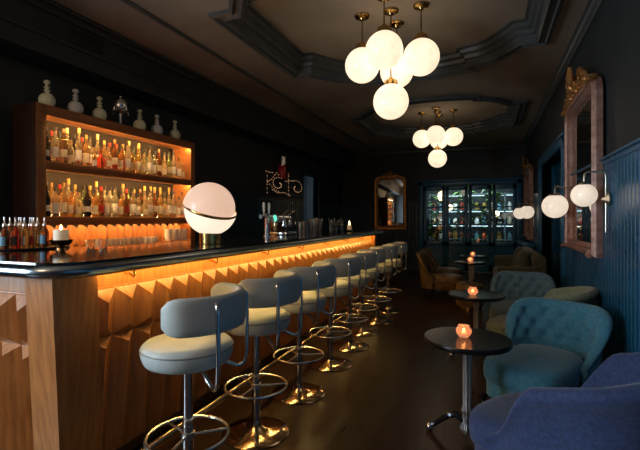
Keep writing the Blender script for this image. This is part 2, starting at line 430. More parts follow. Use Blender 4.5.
# core
core = MB()
ft = [(-2.45, 2.05), (-2.45, YE - .02), (-1.90, YE - .02), (-1.90, 1.40), (-3.9, 1.40), (-3.9, 2.05)]
def shell(poly_t, z1, z0):
    return [[(x, y, z1) for x, y in poly_t], [(x - (bx(z0) if x > -2 else 0), y + (by(z0) if y < 1.45 else 0), z0) for x, y in poly_t]]
core.loops(shell(ft, 1.15, .0)); core.build('carcass', M['oak_dark'], bar, world=True)
fp = MB(); relief(fp, lambda s_, z, d: (BARX - .05 + d - bx(z), s_, z), Y0, 37, .15, ZTL, .78, .10, .05)
fp.build('faceted_front_panel', M['oak'], bar, sharp=5, world=True, recalc=True)
sp_ = MB(); relief(sp_, lambda s_, z, d: (s_, 1.35 - d + by(z), z), -3.93, 13, .15, ZTL, .78, .10, .05)
sp_.build('faceted_side_panel', M['oak'], bar, sharp=5, world=True)
def post(poly):
    L = []
    for z in (1.15, .0):
        L.append([(x - bx(z), y + by(z), z) for x, y in poly])
    return MB().loops(L)
post([(-1.80, 1.30), (-1.80, Y0), (-1.88, Y0), (-1.98, 1.38), (-1.98, 1.30)]).build('corner_post', M['oak'], bar, world=True)
post([(-1.80, YE), (-1.80, YE + .08), (-2.42, YE + .08), (-2.42, YE)]).build('end_panel', M['oak'], bar, world=True)
fa = MB().box(-1.90, -1.862, Y0 - .01, YE + .01, 1.03, 1.16).box(-3.9, -1.97, 1.36, 1.40, 1.03, 1.16)
fa.box(-1.87, -1.85, Y0, YE, 1.032, 1.044, .003).box(-3.9, -1.98, 1.35, 1.37, 1.032, 1.044, .003)
fa.build('fascia', M['oak'], bar, world=True)
# counter top with rounded outer corner
def corner(xo, yo, r, n=10): return [(xo - r + r * sin(i / n * PI / 2) * 1.0, yo + r - r * cos(i / n * PI / 2)) for i in range(n + 1)]
def top_poly(e, r):
    return [(-3.9, 1.22 + e)] + corner(-1.66 - e, 1.22 + e, r) + [(-1.66 - e, 7.26 - e), (-2.47, 7.26 - e), (-2.47, 2.12), (-3.9, 2.12)]
top = MB().prism(top_poly(.045, .17), 1.15, 1.200); top.build('counter_top', M['counter'], bar, world=True)
MB().prism(top_poly(.028, .18), 1.196, 1.207).build('top_surface', M['counter'], bar, world=True)
path = [(-3.9, 1.265, 1.166)] + [(x, y, 1.166) for x, y in corner(-1.705, 1.265, .18, 12)] + [(-1.705, y, 1.166) for y in (2.5, 4, 5.5, 7.0)] + [(x, 7.26 - .045 - (0), 1.166) for x in (-1.74, -2.47)]
path[-3] = (-1.705, 7.12, 1.166); path[-2] = (-1.79, 7.21, 1.166); path.insert(-2, (-1.725, 7.185, 1.166))
MB().tube(path, .046, 16, ry=.034, up=(0, 0, 1)).build('edge_rail', M['pewter'], bar, world=True)
led = MB().box(-1.785, -1.77, Y0, YE, 1.141, 1.1495).box(-3.9, -1.93, 1.27, 1.285, 1.141, 1.1495)
led.build('light_strip', M['led_bar'], bar, world=True)
for k in range(7):
    y = 1.76 + .76 * k
    MB().tube([(-1.862, y, 1.10), (-1.83, y, 1.10), (-1.80, y, 1.085), (-1.79, y, 1.10), (-1.795, y, 1.115)], .007).sphere((-1.795, y, 1.117), .010, 8, 6).build('bag_hook', M['brass'], bar, world=True)
fr_ = MB().tube([(-1.60, 1.30, .235), (-1.60, 7.15, .235)], .019, 12); fr_.build('foot_rail', M['foot_brass'], bar, world=True)
for y in (1.5, 2.9, 4.3, 5.7, 7.0):
    MB().tube([(-1.60, y, .235), (-1.60, y, .19), (-1.72, y, .10), (-1.93, y, .10)], .012).build('rail_bracket', M['foot_brass'], bar, world=True)

# ------------------------------------------------------------------ stools
def make_stool():
    t = thing('bar_stool', 'x', 'bar stool')
    p = [(.0, .683), (.19, .683), (.205, .690), (.215, .705), (.222, .725), (.226, .75), (.222, .772), (.208, .786), (.18, .793), (.1, .797), (0, .798)]
    st = MB().lathe(p, seg=40).build('seat', M['leather'], t, sharp=60)
    MB().tube([(.2245 * cos(a), .2245 * sin(a), .762) for a in [2 * PI * i / 40 for i in range(40)]], .004, 6, closed=True).build('piping', M['piping'], st)
    # backrest pad
    L = []; n = 30
    for i in range(n + 1):
        ph = math.radians(-88 + 176 * i / n); e = min(i, n - i)
        k = [.35, .75, .93][e] if e < 3 else 1.
        ring = []
        for j in range(16):
            a = 2 * PI * j / 16; c_, s_ = cos(a), sin(a)
            q = lambda v: math.copysign(abs(v) ** .5, v)
            rr = .262 + .027 * q(c_) * k * (1 + .06 * sin(ph * 9)) ; z = .958 + .088 * q(s_) * k ** .6
            ring.append((rr * cos(ph), rr * sin(ph), z))
        L.append(ring)
    MB().loops(L).build('backrest', M['leather'], t, sharp=60)
    for s in (-1, 1):
        ph = math.radians(38 * s); rz = [(.10, .674), (.17, .664), (.215, .640), (.245, .622), (.272, .618), (.295, .634), (.306, .665), (.308, .72), (.308, .97), (.304, 1.0), (.292, 1.012), (.276, 1.0)]
        MB().tube([(r * cos(ph), r * sin(ph), z) for r, z in rz], .0115, 10).build('back_tube', M['chrome'], t, sharp=60)
    MB().lathe([(.027, .03), (.027, .36), (.024, .36), (.024, .64), (.05, .66), (.10, .68), (.0, .684)], seg=16).build('pole', M['chrome'], t)
    MB().lathe([(.0, .001), (.213, .001), (.216, .008), (.205, .014), (.12, .024), (.06, .034), (.034, .05), (.03, .07), (0, .07)], seg=40).build('base', M['base_metal'], t)
    fr = MB().tube([(.2 * cos(a), .2 * sin(a), .31) for a in [2 * PI * i / 40 for i in range(40)]], .0085, 8, closed=True)
    for k in range(3):
        a = k * 2 * PI / 3 + .5; fr.tube([(.02 * cos(a), .02 * sin(a), .31), (.2 * cos(a), .2 * sin(a), .31)], .007, 6)
    fr.lathe([(.024, .29), (.034, .295), (.034, .325), (.024, .33)], seg=14)
    fr.build('foot_ring', M['silver'], t)
    return t
stool = make_stool()
us = [(-1.405, 1.727, 12), (-1.405, 2.40, 3), (-1.405, 3.07, 0), (-1.405, 3.80, 2), (-1.405, 4.41, -2), (-1.44, 5.02, 0), (-1.405, 5.62, 2), (-1.405, 6.35, 0)]
slab = ['grey leather bar stool at the near end of the row, fully visible seat', 'grey leather bar stool directly behind the nearest one, second along the bar',
        'third grey leather bar stool counting from the near bar corner', 'fourth grey leather bar stool along the bar, beside the row\'s middle',
        'fifth grey leather bar stool counting from the near bar corner', 'sixth grey leather bar stool, standing slightly closer to the bar front',
        'seventh grey leather bar stool, just before the farthest one', 'farthest grey leather bar stool, by the far end of the bar']
for i, (x, y, r) in enumerate(us):
    o = stool if i == 0 else copy_tree(stool)
    o.location = (x, y, 0); o.rotation_euler = (0, 0, math.radians(r)); o['label'] = slab[i]; o['group'] = 'grey leather stools along the bar'

# ------------------------------------------------------------------ back bar
SX, SY0, SY1 = -3.50, 2.384, 4.44
sh = thing('bottle_shelf', 'tall lit oak shelf unit filled with liquor bottles behind the bar', 'shelf', (-3.7, 3.4, 1.12))
SB = -3.80
for a, b in ((SY0, SY0 + .085), (SY1 - .085, SY1)): MB().box(SB, SX, a, b, 1.12, 2.38, .004).build('side_panel', M['side_darkened'] if a == SY0 else M['oak_shelf'], sh, world=True)
MB().box(SB, SX, SY0 + .08, SY1 - .08, 2.31, 2.38, .003).build('top_panel', M['oak_shelf'], sh, world=True)
for z in (1.90, 1.42): MB().box(SB, SX, SY0 + .08, SY1 - .08, z - .055, z, .003).build('shelf_board', M['oak_shelf'], sh, world=True)
MB().box(SB, SB + .02, SY0 + .05, SY1 - .05, 1.36, 2.35).build('back_panel', M['black_back'], sh, world=True)
MB().box(SX - .012, SX + .002, SY0, SY0 + .085, 1.12, 2.38, .002).build('edge_lipping', M['oak_shelf'], sh, world=True)
MB().box(SX - .012, SX, SY0 + .085, SY1 - .085, 1.345, 1.366).build('light_lip', M['oak_shelf'], sh, world=True)
MB().box(SX - .022, SX - .014, SY0 + .09, SY1 - .09, 1.350, 1.358).build('light_strip', M['led_low'], sh, world=True)
for z in (2.31, 1.845):
    MB().box(SX - .012, SX, SY0 + .085, SY1 - .085, z - .020, z).build('light_lip', M['oak_shelf'], sh, world=True)
    MB().box(SX - .019, SX - .014, SY0 + .09, SY1 - .09, z - .018, z - .010).build('light_strip', M['led_shelf'], sh, world=True)
for z in (1.901, 1.421): MB().box(SB + .022, SB + .030, SY0 + .09, SY1 - .09, z, z + .02).build('light_strip', M['led_back'], sh, world=True)
cb = thing('back_counter', 'oak back counter with zigzag splash panel under the bottle shelves', 'cabinet', (-3.5, 3.3, 0))
MB().box(XL + .01, -3.1, 2.2, 4.62, .08, 1.085).build('cabinet_body', M['oak_dark'], cb, world=True)
MB().box(XL + .01, -3.07, 2.18, 4.64, 1.085, 1.119, .004).build('worktop', M['counter_edge'], cb, world=True)
MB().box(XL + .01, -3.14, 2.25, 4.58, 0, .08).build('plinth', M['rubber'], cb, world=True)
zz = MB(); relief(zz, lambda s_, z, d: (-3.66 + d, s_, z), SY0 + .087, 17, .1108, 1.362, None, 1.121, .035, tri=.05, open_top=True)
zz.build('zigzag_panel', M['oak'], cb, sharp=5, world=True)
for k in range(4): 
    y = 2.24 + k * .59; dr = MB().box(-3.1, -3.08, y, y + .57, .1, 1.07, .004).build('cabinet_door', M['oak_dark'], cb, world=True)

# bottle prototypes
def bottle(name, prof, gm, cap_m, lab=None, seg=14, square=0., capr=.013, caph=.03):
    H = prof[-1][1]
    L = []
    mb = MB()
    for r, z in prof:
        ring = []
        for i in range(seg if not square else 16):
            n_ = seg if not square else 16; a = 2 * PI * (i + .5) / n_
            k = 1.
            if square and r > .025: k = 1 / (abs(cos(a)) ** 5 + abs(sin(a)) ** 5) ** .2
            ring.append((max(r, .0005) * cos(a) * k, max(r, .0005) * sin(a) * k * (square or 1), z))
        L.append(ring)
    mb.loops(L); o = mb.build(name, gm, sharp=50)
    c = MB().lathe([(0, H - .01), (capr, H - .01), (capr, H + caph - .003), (capr - .003, H + caph), (0, H + caph)], seg=10).build('cap', cap_m, o)
    if lab:
        lm, z0, z1 = lab; r = max(p[0] for p in prof) + .0012
        if square:
            MB().box(r * .9, r + .0006, -r * .75 * square, r * .75 * square, z0, z1).build('paper_label', lm, o)
        else:
            ring0 = [(r * cos(a), r * sin(a)) for a in [-1.25 + 2.5 * i / 8 for i in range(9)]]
            MB().loops([[(x, y, z0) for x, y in ring0], [(x, y, z1) for x, y in ring0]], closed_u=False).build('paper_label', lm, o)
    return o
std = lambda r, hb, H, nr=.013: [(0, 0), (r * .93, 0), (r, .006), (r, hb), (r * .93, hb + .015), (r * .62, hb + .035), (nr * 1.25, hb + .055), (nr, hb + .07), (nr, H)]
PR = []
def P_(kind, *a, **k):
    o = bottle('liquor_bottle', *a, **k); o['category'] = 'bottle'; PR.append((kind, o))
P_('amber bottle with cream label', std(.037, .17, .28), BG[0], M['gold_cap'], (M['cream'], .04, .13))
P_('clear bottle with white label', std(.037, .18, .29), BG[1], M['black_cap'], (M['white_label'], .05, .14))
P_('squat honey-coloured bottle with cork', std(.042, .12, .20), BG[2], M['cork'], (M['cream'], .03, .09), square=.8)
P_('tall slim gold-topped bottle', std(.030, .21, .32), BG[2], M['gold_cap'], (M['white_label'], .05, .15), capr=.015, caph=.04)
P_('square whisky bottle with pale label', std(.038, .15, .24), BG[7], M['black_cap'], (M['cream'], .03, .11), square=.85)
P_('green bottle with cream label', std(.036, .17, .28), BG[4], M['black_cap'], (M['cream'], .05, .12))
P_('round-bodied bottle of red liqueur', [(0, 0), (.03, 0), (.045, .02), (.05, .06), (.045, .1), (.026, .125), (.014, .14), (.013, .2)], BG[5], M['black_cap'], None)
P_('dark bottle with red cap', std(.036, .16, .27), BG[3], M['red_cap'], (M['red_label'], .05, .12))
P_('square clear bottle with dark cap', std(.036, .16, .23), BG[1], M['black_cap'], (M['white_label'], .03, .12), square=.9)
P_('brown bottle with orange wine label', std(.036, .18, .29), BG[3], M['cork'], (M['cream'], .06, .13))
P_('black glass bottle with white label', std(.037, .17, .28), BG[6], M['black_cap'], (M['white_label'], .05, .1))
P_('short amber flask bottle', std(.044, .09, .17), BG[0], M['cork'], (M['white_label'], .02, .07), square=.6)
used = set()
def put(idx, loc, rz, label, group, cat=None):
    k, o = PR[idx]
    if idx in used: o = copy_tree(o)
    used.add(idx); o.location = loc; o.scale = (.88, .88, 1); o.rotation_euler = (0, 0, rz); o['label'] = label; o['group'] = group; return o
order_u = [6 + 4, 1, 9, 2, 3, 0, 11, 6, 2, 9, 4, 1, 4, 0, 2, 1, 8, 9, 2, 5, 1, 8, 2]
order_l = [10, 8, 0, 4, 2, 10, 4, 7, 8, 1, 4, 7, 1, 8, 2, 1, 9, 0, 2, 3, 1, 8, 1]
assert len(order_u) == len(order_l)
nB = len(order_u); y_a, y_b = SY0 + .145, SY1 - .145
for zi, (z, order, nm) in enumerate(((1.90, order_u, 'upper'), (1.42, order_l, 'lower'))):
    for i, idx in enumerate(order):
        y = y_a + (y_b - y_a) * i / (nB - 1)
        put(idx, (SX - .078 + random.uniform(-.012, .012), y, z + .0005), -.8 + random.uniform(-.3, .3),
            '%s, %s from left in %s shelf\'s front row' % (PR[idx][0], ORD[i], nm), 'bottles on the %s shelf' % nm)
    for i in range(nB - 1):
        y = y_a + (y_b - y_a) * (i + .5) / (nB - 1); idx = random.choice([1, 3, 0, 9, 5, 7, 10, 1, 3, 0])
        put(idx, (SX - .185 + random.uniform(-.012, .012), y, z + .0005), -.8,
            '%s, %s from left in %s shelf\'s rear row' % (PR[idx][0], ORD[i], nm), 'bottles on the %s shelf' % nm)

# decanters on the shelf top
dprof = [(0, 0), (.035, 0), (.055, .012), (.07, .04), (.073, .065), (.064, .095), (.042, .118), (.02, .128), (.017, .14), (.03, .146), (.03, .152), (.016, .158), (.016, .168), (.028, .174), (.028, .18), (.014, .186), (.014, .198)]
def decanter(gm):
    o = MB().lathe(dprof, seg=24).build('crystal_decanter', gm, sharp=50); o['category'] = 'decanter'
    MB().lathe([(0, .19), (.012, .192), (.012, .205), (.026, .21), (.03, .222), (.024, .236), (.01, .242), (0, .243)], seg=16).build('stopper', gm, o); return o
decs = {0: decanter(DEC1), 1: decanter(DEC2)}; first = {0: 1, 1: 1}
for u, k, lab in ((47, 0, 'pale green glass decanter at the left end of the shelf top'), (75.5, 1, 'clear glass decanter between the two leftmost green ones'), (99.5, 0, 'pale green glass decanter just left of the chrome fountain'),
                  (139.7, 0, 'pale green glass decanter just right of the chrome fountain'), (157, 1, 'clear glass decanter standing between two green ones right of fountain'), (175, 0, 'small pale green glass decanter at the right end of the shelf top')):
    o = decs[k] if first[k] else copy_tree(decs[k]); first[k] = 0
    o.location = (-3.60, at(u, -3.60), 2.381); o.scale = (.92, .92, 1.0); o['label'] = lab; o['group'] = 'decanters on top of the bottle shelf'
ft_ = thing('drip_fountain', 'silver drip fountain with little taps among decanters on shelf top', 'drink fountain', (-3.60, at(120.5, -3.60), 2.381))
MB().lathe([(0, 0), (.05, 0), (.052, .008), (.02, .016), (.014, .03), (.014, .13), (.03, .145), (0, .145)], seg=20).build('stem', M['silver'], ft_)
MB().lathe([(0, .14), (.035, .145), (.045, .155), (.068, .18), (.072, .21), (.07, .25), (.058, .275), (.035, .285), (0, .288)], seg=24).build('urn', M['silver'], ft_)
MB().lathe([(0, .285), (.008, .287), (.008, .30), (.016, .308), (.016, .316), (0, .325)], seg=12).build('finial', M['silver'], ft_)
for a in (0, PI / 2, PI, 3 * PI / 2):
    MB().tube([(r * cos(a), r * sin(a), z) for r, z in ((.04, .155), (.08, .16), (.10, .15), (.105, .135))], .006, 8).tube([(.08 * cos(a), .08 * sin(a), .16), (.08 * cos(a), .08 * sin(a), .185)], .004, 6).build('tap', M['silver'], ft_)

# glasses on back counter
def tumbler(m, name='tumbler', r=.037, h=.078):
    o = MB().lathe([(0, 0), (r * .85, 0), (r * .87, .003), (r, h), (r - .003, h), (r * .8, .012), (0, .010)], seg=16).build(name, m); o['category'] = 'glass'; return o
M['frost'] = mat('frost', (.95, .9, .82), .35, trans=.1, ior=1.4)
M['cut'] = mat('cut', (.9, .8, .7), .1, trans=.5, ior=1.5, bump=.4, nscale=30)
tf = tumbler(M['frost']); tcut = tumbler(M['cut'])
ff = fc = True
gu = [89.5, 96.5, 103.5, 110, 116, 122, 128, 134, 139.5, 145, 150, 155]
for i, u in enumerate(gu):
    fro = i < 3 or i > 8
    if fro: o = tf if ff else copy_tree(tf); ff = False
    else: o = tcut if fc else copy_tree(tcut); fc = False
    o.location = (-3.565, at(u, -3.565), 1.1195)
    o['label'] = '%s tumbler, %s from left in the row on the back counter' % ('frosted pale' if fro else 'cut-glass', ORD[i]); o['group'] = 'tumblers on the back counter'
ty = at(179, -3.38)
tr = MB().box(-3.56, -3.32, ty - .20, ty + .20, 1.1195, 1.15, .004).build('glass_tray', M['oak_shelf']); tag(tr, 'low wooden riser holding glasses on the back counter', 'tray')
hb = tumbler(M['frost'], 'highball_glass', .032, .13)
for i, (dx, dy, z, l) in enumerate(((0.02, -.12, 0, 'left end'), (.03, -.03, 0, 'second place'), (.03, .05, 0, 'third place'), (.03, .13, 0, 'right end'), (-.055, .01, 0, 'middle of its rear row'), (-.055, -.07, 0, 'left of its rear row'))):
    o = hb if i == 0 else copy_tree(hb); o.location = (-3.44 + dx, ty + dy, 1.1505); o['label'] = 'straight highball glass on the wooden riser, %s' % l; o['group'] = 'highball glasses on the riser'

# ------------------------------------------------------------------ things on the bar
ZB = ZTOP + .0025
# split globe lamp
lx, ly = -2.01, at(210, -2.01)
lamp = thing('split_globe_lamp', 'glowing white globe table lamp split by a tilted brass band', 'table lamp', (lx, ly, ZB))
R_ = .2; cz = .272
rot = Matrix.Rotation(A, 4, 'Z') @ Matrix.Rotation(math.radians(17), 4, 'Y') @ Matrix.Rotation(math.radians(14), 4, 'X')
def hemi(sgn, off):
    tmp = bmesh.new(); L = []
    for i in range(13):
        a = PI / 2 * i / 12; L.append([(R_ * cos(a) * cos(b) , R_ * cos(a) * sin(b), sgn * R_ * sin(a)) for b in [2 * PI * k / 40 for k in range(40)]])
    mb = MB(); mb.loops([[tuple(Vector((0, 0, cz)) + rot @ (Vector(p) + Vector(off))) for p in l] for l in L]); return mb
hemi(1, (-.008, 0, .004)).build('upper_shade', M['lamp_upper'], lamp)
hemi(-1, (.008, 0, -.004)).build('lower_shade', M['lamp_lower'], lamp)
ring = [tuple(Vector((0, 0, cz)) + rot @ Vector(((R_ + .004) * cos(b) + .004, (R_ + .004) * sin(b), 0))) for b in [2 * PI * k / 48 for k in range(48)]]
MB().tube(ring, .0035, 8, closed=True, ry=.011, up=tuple(rot.to_3x3() @ Vector((0, 0, 1)))).build('brass_band', M['brass'], lamp)
MB().lathe([(.075, 0), (.078, .003), (.078, .10), (.07, .10), (.07, 0)], seg=30).build('base', M['brass'], lamp)

# left tray of small bottles
tl = (-2.82, 1.86)
ty_ = MB().lathe([(0, 0), (.24, 0), (.245, .004), (.245, .012), (.238, .012), (.235, .006), (0, .006)], (tl[0], tl[1], ZB), seg=36).build('bottle_tray', M['tray']); tag(ty_, 'dark round tray under the small dasher bottles at bar corner', 'tray')
def dasher(gm, lm, k):
    o = MB().lathe([(0, 0), (.021, 0), (.023, .003), (.023, .085), (.019, .10), (.010, .112), (.009, .128), (0, .128)], seg=14).build('dasher_bottle', gm); o['category'] = 'bottle'
    r = .0236; arc = [(r * cos(a), r * sin(a)) for a in [-2.6 + 2.2 * i / 8 for i in range(9)]]
    MB().loops([[(x, y, .02) for x, y in arc], [(x, y, .07) for x, y in arc]], closed_u=False).build('paper_label', lm, o)
    MB().lathe([(0, .127), (.011, .127), (.011, .138), (.005, .145), (.0035, .175), (0, .175)], seg=10).build('spout', M['silver'], o); return o
def at_(u, x): return (x, at(u, x))
dk = [(dasher(BG[3], M['blue_label'], 0), 'blue-labelled'), (dasher(BG[5], M['dark_label'], 1), 'dark red'), (dasher(BG[0], M['cream'], 2), 'amber cream-labelled'), (dasher(BG[7], M['red_label'], 3), 'rust-coloured')]
dpos = [(at_(u_, x_), k_) for u_, x_, k_ in ((4.5, -2.72, 0), (10, -2.86, 3), (15.5, -2.70, 1), (21, -2.84, 2), (24.5, -2.70, 2), (30, -2.86, 1), (32.5, -2.70, 3), (37.5, -2.82, 2), (19, -2.96, 3), (44.5, -2.74, 0), (34, -2.97, 1))]
seen = set()
for i, ((dx, dy), k) in enumerate(dpos):
    o = dk[k][0]
    if k in seen: o = copy_tree(o)
    seen.add(k); o.location = (dx, dy, ZB + .007); o.scale = (1.12, 1.12, 1.12)
    o['label'] = '%s small bottle with metal spout, %s on the round bar tray' % (dk[k][1], [ORD[0] + ' from left', ORD[1] + ' from left', ORD[2] + ' from left', ORD[4] + ' from left', ORD[5] + ' from left', ORD[6] + ' from left', ORD[7] + ' from left', ORD[9] + ' from left', ORD[3] + ' from left', 'rightmost', ORD[8] + ' from left'][i])
    o['group'] = 'small spouted bottles on the tray'
# candle bowl
cbx = -2.53
cbo = thing('candle_bowl', 'bronze footed bowl with fat lit white candle on the bar corner', 'candle', (cbx, at(61, cbx), ZB))
MB().lathe([(0, 0), (.03, 0), (.028, .008), (.018, .014), (.03, .022), (.055, .034), (.068, .055), (.071, .06), (.066, .06), (.05, .04), (0, .034)], seg=28).build('bowl', M['bronze'], cbo)
MB().lathe([(0, .036), (.043, .036), (.044, .12), (.041, .125), (0, .121)], seg=24).build('candle', M['wax'], cbo)
MB().lathe([(0, .12), (.007, .127), (.009, .135), (.004, .15), (0, .157)], seg=10).build('flame', M['flame'], cbo)
for i, (x, y) in enumerate(((-2.43, 2.02), (-2.36, 2.05))):
    o = tumbler(M['glass'], 'shot_glass', .024, .06) if i == 0 else copy_tree(o); o.location = (x, y, ZB); o['label'] = 'small clear shot glass %s the candle bowl on the bar' % ('just right of', 'slightly farther right of')[i]; o['group'] = 'shot glasses by the candle'

# beer tap, espresso machine, shakers, tools, candle
X_ = -2.28
tp = thing('beer_tap', 'chrome two-handled beer tap with small lit green badge on bar', 'beer tap', (X_, at(267, X_), ZB))
tmb = MB().lathe([(0, 0), (.05, 0), (.05, .01), (.028, .02), (.026, .22), (.03, .25), (0, .26)], seg=18).tube([(-.02, -.11, .22), (-.02, .11, .22)], .022, 12).build('column', M['chrome'], tp)
for s in (-.07, .05):
    MB().tube([(0, s, .22), (.05, s, .21), (.06, s, .15)], .008, 8).build('spout', M['chrome'], tp)
    MB().lathe([(.006, .23), (.006, .26), (.013, .28), (.016, .36), (.008, .375), (0, .376)], (.0, s, 0), seg=12).build('tap_handle', M['white_label'], tp)
MB().lathe([(0, .0), (.035, 0), (.035, .012), (0, .012)], (.02, .135, .2), seg=18, ax='x').build('badge', M['green_badge'], tp)
X_ = -2.30
em = thing('espresso_machine', 'chrome lever espresso machine standing behind the beer tap', 'coffee machine', (X_, at(284, X_), ZB))
MB().box(-.11, .11, -.16, .16, 0, .04, .01).build('drip_base', M['chrome'], em)
MB().box(-.11, -.02, -.15, .15, .04, .2, .015).build('body', M['bronze'], em)
MB().tube([(-.04, -.18, .2), (-.04, .18, .2)], .05, 16).build('boiler', M['chrome'], em)
for s in (-.08, .08):
    MB().lathe([(0, .1), (.03, .1), (.032, .14), (.026, .18), (0, .19)], (.04, s, 0), seg=14).build('group_head', M['chrome'], em)
    MB().tube([(.06, s, .12), (.12, s, .115), (.17, s, .105)], .009, 8).build('portafilter', M['black_cap'], em)
    MB().tube([(.03, s, .19), (.03, s, .25), (.10, s, .29)], .007, 8).build('lever', M['chrome'], em)
MB().tube([(.02, .17, .2), (.06, .19, .16), (.07, .2, .06)], .005, 6).build('steam_wand', M['chrome'], em)
X_ = -2.05
shk = MB().lathe([(0, 0), (.032, 0), (.034, .004), (.044, .17), (.046, .176), (.043, .176), (.03, .01), (0, .008)], seg=20).build('shaker_tin', M['silver']); shk['category'] = 'shaker'
for i, (u, s) in enumerate(((300.5, .88), (304.5, .92), (310.5, 1.12), (315, 1.15), (319.5, 1.12))):
    o = shk if i == 0 else copy_tree(shk); x = X_ - .02 * (i % 2); o.location = (x, at(u, x), ZB); o.scale = (s * .8, s * .8, s)
    o['label'] = 'silver shaker tin on bar, %s of the five standing together' % ['leftmost shorter one', 'second shorter one', 'first taller one', 'middle taller one', 'rightmost taller one'][i]; o['group'] = 'silver shaker tins on the bar'
X_ = -2.0
jar = MB().lathe([(0, 0), (.03, 0), (.04, .02), (.034, .05), (.042, .10), (.039, .10), (.03, .05), (0, .01)], seg=16)
jr = None
for i, u in enumerate((331, 336, 341)):
    x = X_ - .03 * (i % 2)
    if i == 0: o = thing('tool_cup', '', 'cup', (0, 0, 0)); jar.build('cup', M['pewter'], o)
    if i == 0:
        for q in range(4):
            a = q * 1.6; MB().tube([(.01 * cos(a), .01 * sin(a), .02), (.03 * cos(a), .03 * sin(a), .15 + .02 * (q % 3))], .003, 6).sphere((.03 * cos(a), .03 * sin(a), .155 + .02 * (q % 3)), .009, 8, 6).build('bar_spoon', M['nickel'], o)
        jr = o
    else: o = copy_tree(jr)
    o.location = (x, at(u, x), ZB); o.rotation_euler = (0, 0, i); o['label'] = 'metal cup of bar spoons, %s of three beside the far candle' % ['farthest left', 'middle one', 'closest to candle'][i]; o['group'] = 'cups of bar tools'
x = -1.95
cn = thing('pillar_candle', 'small lit white candle on the far end of the bar', 'candle', (x, at(349.3, x), ZB))
MB().lathe([(0, 0), (.045, 0), (.05, .02), (.04, .03), (0, .03)], seg=20).build('holder', M['bronze'], cn)
MB().lathe([(0, .03), (.034, .03), (.035, .10), (0, .098)], seg=16).build('candle', M['wax'], cn)
MB().lathe([(0, .10), (.011, .11), (.013, .125), (.006, .15), (0, .165)], seg=10).build('flame', M['flame'], cn)

# ------------------------------------------------------------------ left wall: scroll sign and red canister
sx = XL + .22
sg = thing('scroll_sign', 'dark metal scroll sign edged with tiny warm bulbs on left wall', 'sign', (XL + .06, at(283, sx), 1.9))
y0s, y1s = at(265.5, sx), at(300, sx)
def S(u, v):      # u in 0..1 along the sign, v height 0..1
    return (sx, y0s + (y1s - y0s) * u, 1.9 + .40 * v)
def spiral(cu, cv, r0, r1, a0, a1, n=18):
    return [S(cu + .6 * (r0 + (r1 - r0) * i / n) * cos(a0 + (a1 - a0) * i / n), cv + (r0 + (r1 - r0) * i / n) * sin(a0 + (a1 - a0) * i / n)) for i in range(n + 1)]
strokes = [('letter', [S(.03, -.05), S(.03, .9)]), ('letter', [S(.04, .45), S(.14, .6), S(.27, .95), S(.38, .8)]), ('letter', [S(.04, .45), S(.15, .25), S(.26, .12), S(.38, .02)]),
           ('letter', spiral(.33, .42, .34, .06, 1.2, 7.6)), ('letter', [S(.62, .0), S(.62, 1.1)]), ('letter', [S(.52, .62), S(.72, .70), S(.82, .72)]), ('letter', spiral(.87, .38, .40, .08, 2.2, -4.2)),
           ('flourish', [S(.16, .12), S(.3, .0), S(.5, .05), S(.66, -.08), S(.74, .02)]), ('flourish', [S(.0, .92), S(.1, .90), S(.22, .93)])]
for nm, pts in strokes: 
    st = MB().tube(pts, .010, 6).build(nm, M['bronze'], sg, world=True)
    bl = MB()
    for i in range(len(pts) - 1):
        a, b = Vector(pts[i]), Vector(pts[i + 1]); n_ = max(1, int((b - a).length / .07))
        for k in range(n_): bl.sphere(tuple(a.lerp(b, k / n_) + Vector((.012, 0, 0))), .0085, 6, 4)
    bl.build('bulb_line', M['sign_lamp'], st, world=False)
MB().box(XL + .02, sx, y0s + .1, y0s + .14, 2.0, 2.03).box(XL + .02, sx, y1s - .14, y1s - .1, 2.0, 2.03).build('bracket', M['bronze'], sg, world=True)
x = XL + .095
rl = thing('wall_canister', 'glossy red canister with twin steel tops above the scroll sign', 'canister', (x, at(282, x), 2.20))
MB().lathe([(0, 0), (.078, 0), (.085, .02), (.085, .24), (.07, .3), (0, .3)], seg=24).build('body', M['red_lacquer'], rl)
for s in (-.11, .11): MB().lathe([(.035, .27), (.035, .46), (0, .465)], (0.02, s * .36, 0), seg=14).build('steel_top', M['chrome'], rl)
MB().box(-.09, .09, -.2, .2, -.03, -.001, .004).build('wall_shelf', M['dark_wood'], rl)

# ------------------------------------------------------------------ pendants
def make_pendant():
    t = thing('globe_pendant', 'x', 'pendant lamp')
    MB().lathe([(0, 0), (.075, 0), (.078, -.01), (.07, -.022), (.03, -.03), (.022, -.05), (0, -.05)], seg=24).build('canopy', M['brass'], t)
    return t
def pend(x, y, z, lab, proto=[None, {}]):
    drop = round(ZT - z, 3)
    if drop not in proto[1]:
        t = make_pendant()
        MB().tube([(0, 0, -.04), (0, 0, -drop + .20)], .007, 8).build('rod', M['bronze'], t)
        MB().lathe([(0, .24), (.02, .24), (.024, .225), (.06, .21), (.068, .185), (.066, .15), (0, .15)], (0, 0, -drop), seg=20).build('fitter', M['brass'], t)
        MB().sphere((0, 0, -drop), .175, 32, 20).build('globe', M['globe'], t)
        proto[1][drop] = t
    else: t = copy_tree(proto[1][drop])
    t.location = (x, y, ZT - .001); t['label'] = lab; t['group'] = 'opal globe pendants'
for cy, nm in ((4.15, 'near'), (8.38, 'far')):
    a = .296; cx = -.89
    for dx, dy, z, w in ((-a, 0, 2.97, 'left globe'), (a, 0, 2.97, 'right globe'), (0, a, 2.97, 'rear globe'), (0, -a, 2.97, 'front globe'), (0, 0, 2.57, 'lowest globe hanging on the longest rod')):
        pend(cx + dx, cy + dy, z, 'opal glass pendant with brass fitting, %s in the %s ceiling cluster' % (w, nm) if 'low' not in w else 'opal globe pendant hanging lowest in the %s ceiling cluster' % nm)

